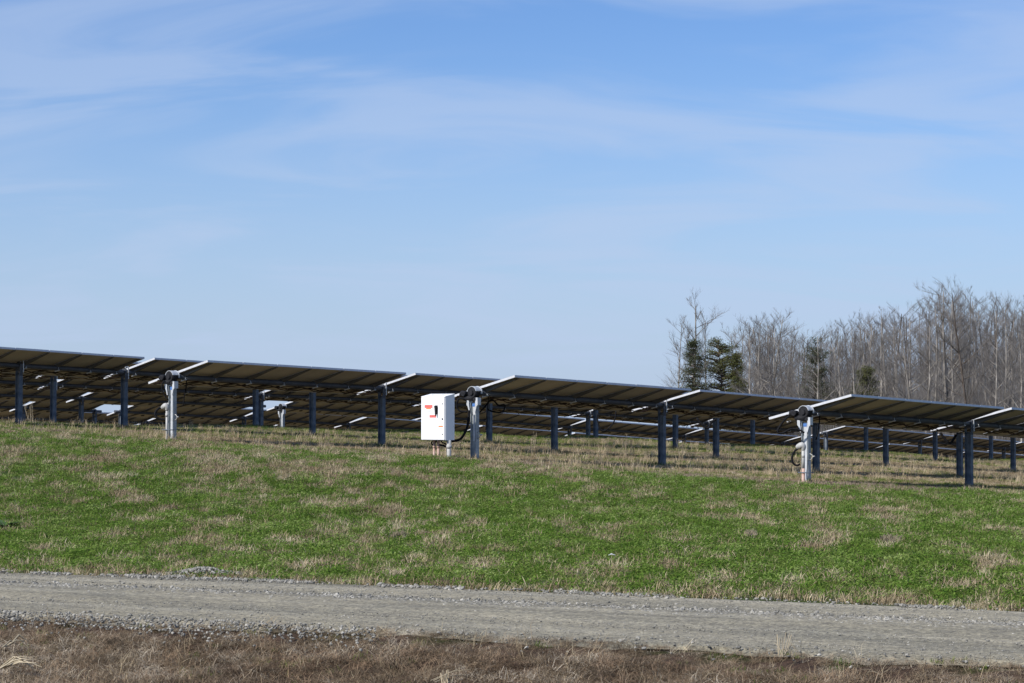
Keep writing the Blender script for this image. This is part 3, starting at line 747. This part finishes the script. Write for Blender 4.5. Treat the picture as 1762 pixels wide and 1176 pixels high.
def tuft(r, nb, hmin, hmax, spread, w, lean, wide=False, droop=.3):
    b = MB()
    for _ in range(nb):
        a = r.uniform(0, 6.283); q = spread*math.sqrt(r.random()); p = Vector((math.cos(a)*q, math.sin(a)*q, -.01)); h = r.uniform(hmin, hmax)
        la = r.uniform(0, 6.283); le = lean*r.uniform(.2, 1); d = Vector((math.cos(la)*le, math.sin(la)*le, 1)).normalized()
        sd_ = Vector((math.cos(la+1.57), math.sin(la+1.57), 0))*w*r.uniform(.6,1.2)
        m = p+d*h*.55; e = p+d*h*.95+Vector((math.cos(la), math.sin(la), -.4))*h*droop*r.uniform(.3,1)
        b.add([p-sd_, p+sd_, m+sd_*.8, m-sd_*.8, e], [(0,1,2,3),(3,2,4)])
    return b
def leafy(r, nb, spread, size):
    b = MB()
    for _ in range(nb):
        a = r.uniform(0, 6.283); q = spread*math.sqrt(r.random()); c = Vector((math.cos(a)*q, math.sin(a)*q, r.uniform(.008,.05)))
        u = Vector((r.uniform(-1,1), r.uniform(-1,1), r.uniform(-.1,.6))).normalized(); v = u.cross(Vector((r.uniform(-.3,.3), r.uniform(-.3,.3), 1))).normalized(); s = size*r.uniform(.6,1.3)
        b.add([c-u*s, c-v*s*.6, c+u*s, c+v*s*.6], [(0,1,2,3)])
    return b
def coll(name, builders, m):
    c = bpy.data.collections.new(name)
    for b in builders:
        o = bpy.data.objects.new(name+'_tuft', b.mesh(name, m)); c.objects.link(o)
    return c
gr = random.Random(21)
MG = blade_mat('green_blades', [(.075,.128,.020), (.120,.185,.034), (.185,.235,.055), (.32,.33,.13)], patch=.9)
MC = blade_mat('clover_leaves', [(.068,.135,.020), (.108,.195,.032), (.165,.245,.048), (.30,.38,.13)], patch=1.4)
MT = blade_mat('straw_blades', [(.19,.14,.085), (.31,.24,.15), (.43,.35,.225), (.58,.50,.35)], patch=.9, trans=.12)
MP = blade_mat('purplish_dead_grass', [(.20,.15,.115), (.29,.225,.175), (.40,.325,.25)], patch=.9, trans=.12)
MV = blade_mat('brown_verge_litter', [(.065,.048,.036), (.125,.095,.066), (.24,.19,.125), (.32,.22,.14), (.44,.37,.27), (.66,.58,.46)], patch=1.6, trans=.2)
CG = coll('green', [tuft(gr, 26, .025, .07, .07, .0028, .7) for _ in range(5)], MG)
CC = coll('clover', [leafy(gr, 26, .08, .011) for _ in range(4)], MC)
CT = coll('straw', [tuft(gr, 22, .03, .10, .08, .0024, 1.1) for _ in range(5)], MT)
CL = coll('long_straw', [tuft(gr, 28, .04, .12, .10, .0034, .8) for _ in range(5)], MT)
CTu = coll('tussock', [tuft(gr, 60, .07, .17, .09, .0026, .9) for _ in range(5)], MT)
CPu = coll('dead', [tuft(gr, 26, .04, .12, .10, .0032, .9) for _ in range(4)], MP)
CV = coll('verge', [tuft(gr, 56, .03, .12, .13, .0016, 3.4, droop=.6) for _ in range(6)], MV)
CVs = coll('verge_straw', [tuft(gr, 7, .08, .30, .08, .0022, 1.5, droop=.4) for _ in range(5)], MT)
rng = np.random.default_rng(3)
def wedge(n, y0, y1, pad=1.5):               # points in the camera's wedge, even per area
    y = np.sqrt(rng.uniform((y0)**2, (y1)**2, n)); x = rng.uniform(-1, 1, n)*(.2222*y*1.12+pad); return x, y
def lawn_pts(dens, y0, y1):
    area = .2222*1.12*(y1**2-y0**2)+2*1.5*(y1-y0); return wedge(int(area*dens), y0, y1)
def put(x, y, dz=0): return np.stack([x, y, height(x, y)+(fbm(x*1.3, y*1.3, 3)-.5)*.05+dz], 1)

x, y = lawn_pts(190, 17, 62); fe = far_edge(x)+(fbm(x*2.2, y*0, 9)-.50)*.7
q = dryness(x, y); pA = fbm(x*.55, y*.20, 31)-.5; pB = fbm(x*2.4, y*.8, 33, 3)-.5; pC = fbm(x*1.0+40, y*.35, 36)-.5
lawn = (y > fe) & (q-.8*(x < 0) < .5*(fbm(x*.8, y*.8, 40)-.5)*3+.2); dens = np.clip(1.35-y/70, .45, 1)
k = rng.random(len(x)) < dens
pD = fbm(x*3.5, y*1.6, 38, 2)-.5; topb = np.clip((y-33)/12, 0, 1)*.10+.10*np.exp(-((x+5)/4)**2-((y-36)/5)**2)
tanp = np.clip(.07+1.5*topb-.10*np.exp(-((y-30)/5)**2)+pA*1.3+pB*1.9+pC*.8+pD*1.9, .03, .85)
tanp = np.maximum(tanp, np.clip(1-(y-fe)/.7, 0, 1)*.75)                     # straw fringe at the road
tanp = np.where(x+(-.0)*y < 0, tanp, tanp)
u = rng.random(len(x)); isT = u < tanp; isC = (~isT) & (rng.random(len(x)) < .55)
def emit(name, sel, c, s0, s1, label, cat, tilt=.25, sd_=0):
    P = put(x[sel], y[sel]); gn_scatter(name, P, rng.uniform(s0, s1, len(P)), c, label, cat, sd_, tilt)
far_s = np.clip((y-20)/60, 0, 1)
emit('green_grass', lawn & k & ~isT & ~isC, CG, .8, 1.5, 'short green grass of the lawn between the gravel road and the panel rows', 'grass', sd_=1)
emit('clover', lawn & k & isC, CC, .8, 1.6, 'bright green clover and low weeds in the lawn', 'clover', sd_=2)
ti = lawn & (rng.random(len(x)) < .006*np.clip(1+pB*6+pA*3, 0, 3))
emit('straw_tussocks', ti, CTu, .5, 1.15, 'scattered tussocks of bleached grass standing in the lawn', 'dry grass', .4, 14)
emit('dry_grass', lawn & k & isT & (y > fe+.0), CT, .8, 1.7, 'straw-coloured dead grass patches in the lawn', 'dry grass', sd_=3)
# longer dead grass round the rows
x, y = lawn_pts(60, 38, 100); q = dryness(x, y); d = EX*x+EY*y
band_ = (q > -.4+.8*(x < 0)+(fbm(x*.8, y*.8, 41)-.5)*2.5)
pg = fbm(x*.35, y*.35, 51); gs = np.where(d < -41.5, .60, .12)
greenish = rng.random(len(x)) < np.clip(gs+(pg-.5)*1.6, .03, .9)
front = q < 2.4
dens = np.clip(1.3-y/110, .35, 1); k = rng.random(len(x)) < dens
emit('dead_grass', band_ & k & front & ~greenish, CPu, .5, .85, 'greyish purple dead grass along the front of the panel rows', 'dead grass', sd_=4)
MT2 = blade_mat('pale_standing_straw', [(.30,.23,.14), (.45,.36,.235), (.60,.50,.34)], patch=.6, trans=.15)
CS = coll('standing_straw', [tuft(gr, 9, .12, .32, .08, .0030, .45) for _ in range(5)], MT2)
emit('standing_straw', band_ & (d < -27) & (d > -47) & (rng.random(len(x)) < .03+.5*np.clip(pg-.45, 0, 1)), CS, .6, 1.1, 'pale standing straw between the first panel rows', 'straw', .3, 15)
emit('long_dry_grass', band_ & k & ~front & ~greenish, CL, .32, .66, 'long tan dry grass standing between the panel rows', 'dry grass', sd_=5)
emit('tall_green_grass', band_ & k & greenish, CG, .9, 1.5, 'taller green grass between and behind the panel rows', 'grass', sd_=6)
# rank growth at the foot of each near post
foot = [(p.x, p.y) for k_ in 'ABCD' for p in ROWPTS[k_]]; fx = np.repeat([a for a, b in foot], 16)+rng.normal(0, .20, 16*len(foot)); fy_ = np.repeat([b for a, b in foot], 16)+rng.normal(0, .20, 16*len(foot))
x, y = fx, fy_; gsel = rng.random(len(x)) < .45; tr = np.ones(len(x), bool)
emit('post_foot_grass', gsel, CG, 1.4, 2.6, 'rank green grass left unmown round the feet of the posts', 'grass', sd_=16)
emit('post_foot_straw', ~gsel, CL, .8, 1.5, 'unmown straw round the feet of the posts', 'dry grass', sd_=17)
# verge in front of the road
x, y = lawn_pts(330, 12.6, 21); ne = near_edge(x)+(fbm(x*1.6, y*0, 71)-.5)*.55
v = (y < ne+.10); vs_ = np.clip((ne-y)/.6, .5, 1)[v]*rng.uniform(.6, 1.2, int(v.sum())); gn_scatter('brown_verge_growth', put(x[v], y[v]), vs_, CV, 'tangled brown dead growth on the bank in front of the road', 'dead plants', 7, .35)
v2 = v & (rng.random(len(x)) < .05+.22*np.clip(fbm(x*1.3, y*.9, 88)-.42, 0, 1)); emit('verge_straw', v2, CVs, .3, .85, 'pale broken straw stalks scattered on the brown bank', 'straw', .6, 8)
v3 = v & (rng.random(len(x)) < .02) & (fbm(x*.7, y*.7, 77) > .5); emit('verge_green', v3, CG, .6, 1.1, 'small green shoots on the brown bank', 'grass', .3, 9)

# gravel stones
def stone(r, n=0):
    bm = bmesh.new(); bmesh.ops.create_icosphere(bm, subdivisions=1, radius=1)
    for vv in bm.verts: vv.co = Vector((vv.co.x*r.uniform(.7,1.2), vv.co.y*r.uniform(.6,1.1), vv.co.z*r.uniform(.45,.8)))
    me = bpy.data.meshes.new('gravel'); bm.to_mesh(me); bm.free(); return me
MS = blade_mat('gravel_stones', [(.13,.126,.112), (.20,.193,.172), (.28,.268,.235), (.42,.40,.35)], patch=3, trans=0)
cs = bpy.data.collections.new('gravel')
for _ in range(6):
    me = stone(gr); me.materials.append(MS); o = bpy.data.objects.new('stone', me); cs.objects.link(o)
n = 60000; x = rng.uniform(-9, 9, n); t = rng.random(n); fe = far_edge(x); ne = near_edge(x)
edge = rng.random(n)
t = np.where((edge < .28) & (rng.random(n) < .06+.5*(fbm(x*1.1, x*0, 95) > .52)), rng.normal(.985, .03, n), np.where((edge >= .28) & (edge < .5) & (rng.random(n) < .05+.13*(x < -1.8)), rng.normal(0.01, .04, n), np.where(edge < .66, rng.normal(.60, .05, n), t)))
y = ne+(fe-ne)*t; sc = np.where(edge < .5, rng.gamma(1.8, .0045, n), rng.gamma(1.3, .0022, n))+.002; sc = np.minimum(sc, .024)
keep = (sc > .0035) & ~((t > 1.0) & (fbm(x*1.2, y, 91) < .48))
P = np.stack([x[keep], y[keep], height(x[keep], y[keep])+.022+0*x[keep]], 1)
gn_scatter('loose_gravel', P, sc[keep], cs, 'loose grey gravel stones on the road and along both its edges', 'gravel', 11, .6)
# little gravel heap at the road's far edge
c0 = np.array(road_pt(350, 990)); n = 500; hx = rng.normal(0, .20, n); hy = rng.normal(0, .10, n); hh = .06*np.exp(-(hx**2/.05+hy**2/.02))
P = np.stack([c0[0]+hx, c0[1]+hy, .02+hh+0*hx], 1); gn_scatter('gravel_heap', P, rng.uniform(.008, .022, n), cs, 'small heap of pale gravel at the far edge of the road', 'gravel', 12, .8)
x = rng.uniform(-4.5, -1.0, 900); y = near_edge(x)-np.abs(rng.normal(0, .28, 900)); gn_scatter('bank_gravel', np.stack([x, y, height(x, y)+.05], 1), rng.uniform(.005,.017,900), cs, 'pale gravel spilled down the brown bank at the left', 'gravel', 13, .8)

# ------------------------------------------------------------------ single small plants and litter
def weed(xi, yb, Z, n, hmax, label, m='stem', lean=.25, name='dry_weed'):
    p = at(xi, yb, Z); gz = hz1(p.x, p.y); r = random.Random(int(xi)); b = MB()
    for _ in range(n):
        a = r.uniform(0, 6.28); le = r.uniform(.02, lean); h = hmax*r.uniform(.5, 1); q = Vector((r.uniform(-.06,.06), r.uniform(-.06,.06), -.02))
        d = Vector((math.cos(a)*le, math.sin(a)*le, 1)); b.tube([q, q+d*h*.5, q+d*h+Vector((d.x*.3*h, 0, 0))], [.005, .004, .0015], 4, caps=False)
        for k_ in range(5): 
            z_ = q+d*h*r.uniform(.75, 1); b.tube([z_, z_+Vector((r.uniform(-.02,.03), r.uniform(-.02,.02), .05))], [.004, .001], 3, caps=False)
    o = b.build(name, M[m]); o.location = (p.x, p.y, gz); return tag(o, label, 'weed')
weed(1078, 785, 58, 9, .68, 'tallest clump of dry stalks, right of centre between two shadow bands')
weed(52, 722, 57, 7, .60, 'clump of dry stalks right of the leftmost post')
weed(917, 762, 62, 8, .45, 'dry stalks just left of the post in the middle of the field')
weed(1172, 775, 60, 8, .55, 'dry stalks right of the post in the centre right')
weed(1088, 772, 62, 5, .5, 'thin dry stalks leaning right beside the tallest dry clump', lean=.5)
weed(1255, 776, 60, 5, .5, 'single dry stalk clump right of the V-shaped cable', )
weed(327, 741, 56, 5, .35, 'dry seed heads right of the leftmost sunlit drive post')
weed(860, 768, 55, 4, .42, 'bent dry stalk leaning right of the post behind the middle drive post', lean=.6)
weed(1335, 806, 47, 8, .30, 'pale straw tuft left of the rightmost sunlit drive post', lean=.5)
weed(1670, 845, 43.5, 14, .13, 'orange straw at the foot of the rightmost near post', lean=.8)
weed(1290, 890, 28, 30, .12, 'pale straw tussock in the lawn at the right', lean=1.0)
weed(1530, 895, 27, 50, .13, 'large bleached straw tussock in the lawn right of centre', lean=1.0)
weed(690, 886, 28, 40, .10, 'flattened brown tussock in the lawn under the cabinet', lean=1.4)
def dock():
    p = at(10, 882, 30); gz = hz1(p.x, p.y); r = random.Random(2); root = empty('leafy_weed', (p.x, p.y, gz), 0, 'broad-leaved green weed at the left edge of the lawn', 'weed')
    for i in range(16):
        a = r.uniform(0, 6.28); ln = r.uniform(.12, .22); w = ln*.22; el = r.uniform(.4, 1.1); b = MB()
        u = Vector((math.cos(a), math.sin(a), 0)); s_ = Vector((-math.sin(a), math.cos(a), 0)); vs = []
        for k_ in range(6):
            t_ = k_/5; c = u*ln*t_*math.cos(el*(1-t_*.7))+Vector((0,0,ln*t_*math.sin(el*(1-t_*.5)))); ww = w*math.sin(PI*min(1, t_*.9+.08))
            vs += [c-s_*ww, c+Vector((0,0,-.006)), c+s_*ww]
        b.add(vs, [(k_*3+j, k_*3+j+1, k_*3+j+4, k_*3+j+3) for k_ in range(5) for j in range(2)], smooth=True); b.build('leaf', M['leafg'], root)
M['leafg'] = simple('dock_leaf', (.035,.07,.02), (.07,.12,.035), 12, .6, .3)
dock()
def stalks(xi, yi, Z, n, ln, ang, label, name='broken_stalk', spread=.2, rad=.006, up=.06):
    p = at(xi, yi, Z); gz = hz1(p.x, p.y); r = random.Random(int(xi+yi)); b = MB()
    for _ in range(n):
        a = ang+r.uniform(-spread, spread); l_ = ln*r.uniform(.5,1); d = Vector((math.cos(a), math.sin(a), 0)); q = Vector((r.uniform(-.03,.03), r.uniform(-.05,.05), .03))
        b.tube([q, q+d*l_*.5+Vector((0,0,up*r.uniform(.5,1.4))), q+d*l_+Vector((0,0,r.uniform(-.01,.09)))], [rad, rad, rad*.4], 5, caps=False)
    o = b.build(name, M['stem']); o.location = (p.x, p.y, gz+.05); return tag(o, label, 'stalk')
stalks(2, 1096, 16.3, 9, .34, -.35, 'bundle of pale broken corn stalks at the left edge of the bank', spread=.35, rad=.006)
stalks(10, 1078, 17.0, 4, .25, .9, 'two pale stalks sticking up at the left edge of the road', spread=.3)
stalks(140, 1130, 15.7, 2, .16, -.9, 'short bright stalk on the bank at the lower left', spread=.2, rad=.004)
stalks(745, 1150, 15.2, 3, .4, .4, 'long curved stalk across the bank at the bottom centre', spread=.5, rad=.004)
stalks(1345, 1150, 15.3, 9, .09, 1.2, 'pale upright straw wisp on the bank at the lower right', spread=1.4, up=.12, rad=.003)
stalks(770, 1176, 14.8, 22, .075, 1.4, 'golden straw tuft at the bottom edge near the centre', spread=2.2, up=.12, rad=.003)
# scrap of pale litter on the lawn
p = at(1052, 946, 24.9); b = MB()
b.add([(-.06,-.01,.02),(.0,-.02,.05),(.07,-.01,.03),(.065,.02,.035),(.0,.02,.06),(-.055,.02,.03)], [(0,1,4,5),(1,2,3,4)]); b.add([(-.06,-.01,.014),(.0,-.02,.044),(.07,-.01,.024),(.065,.02,.029),(.0,.02,.054),(-.055,.02,.024)], [(5,4,1,0),(4,3,2,1)])
o = b.build('litter_scrap', M['white']); o.location = (p.x, p.y, hz1(p.x, p.y)+.03); o.scale = (.65, .65, .65); tag(o, 'small white scrap of litter lying on the lawn right of centre', 'litter')
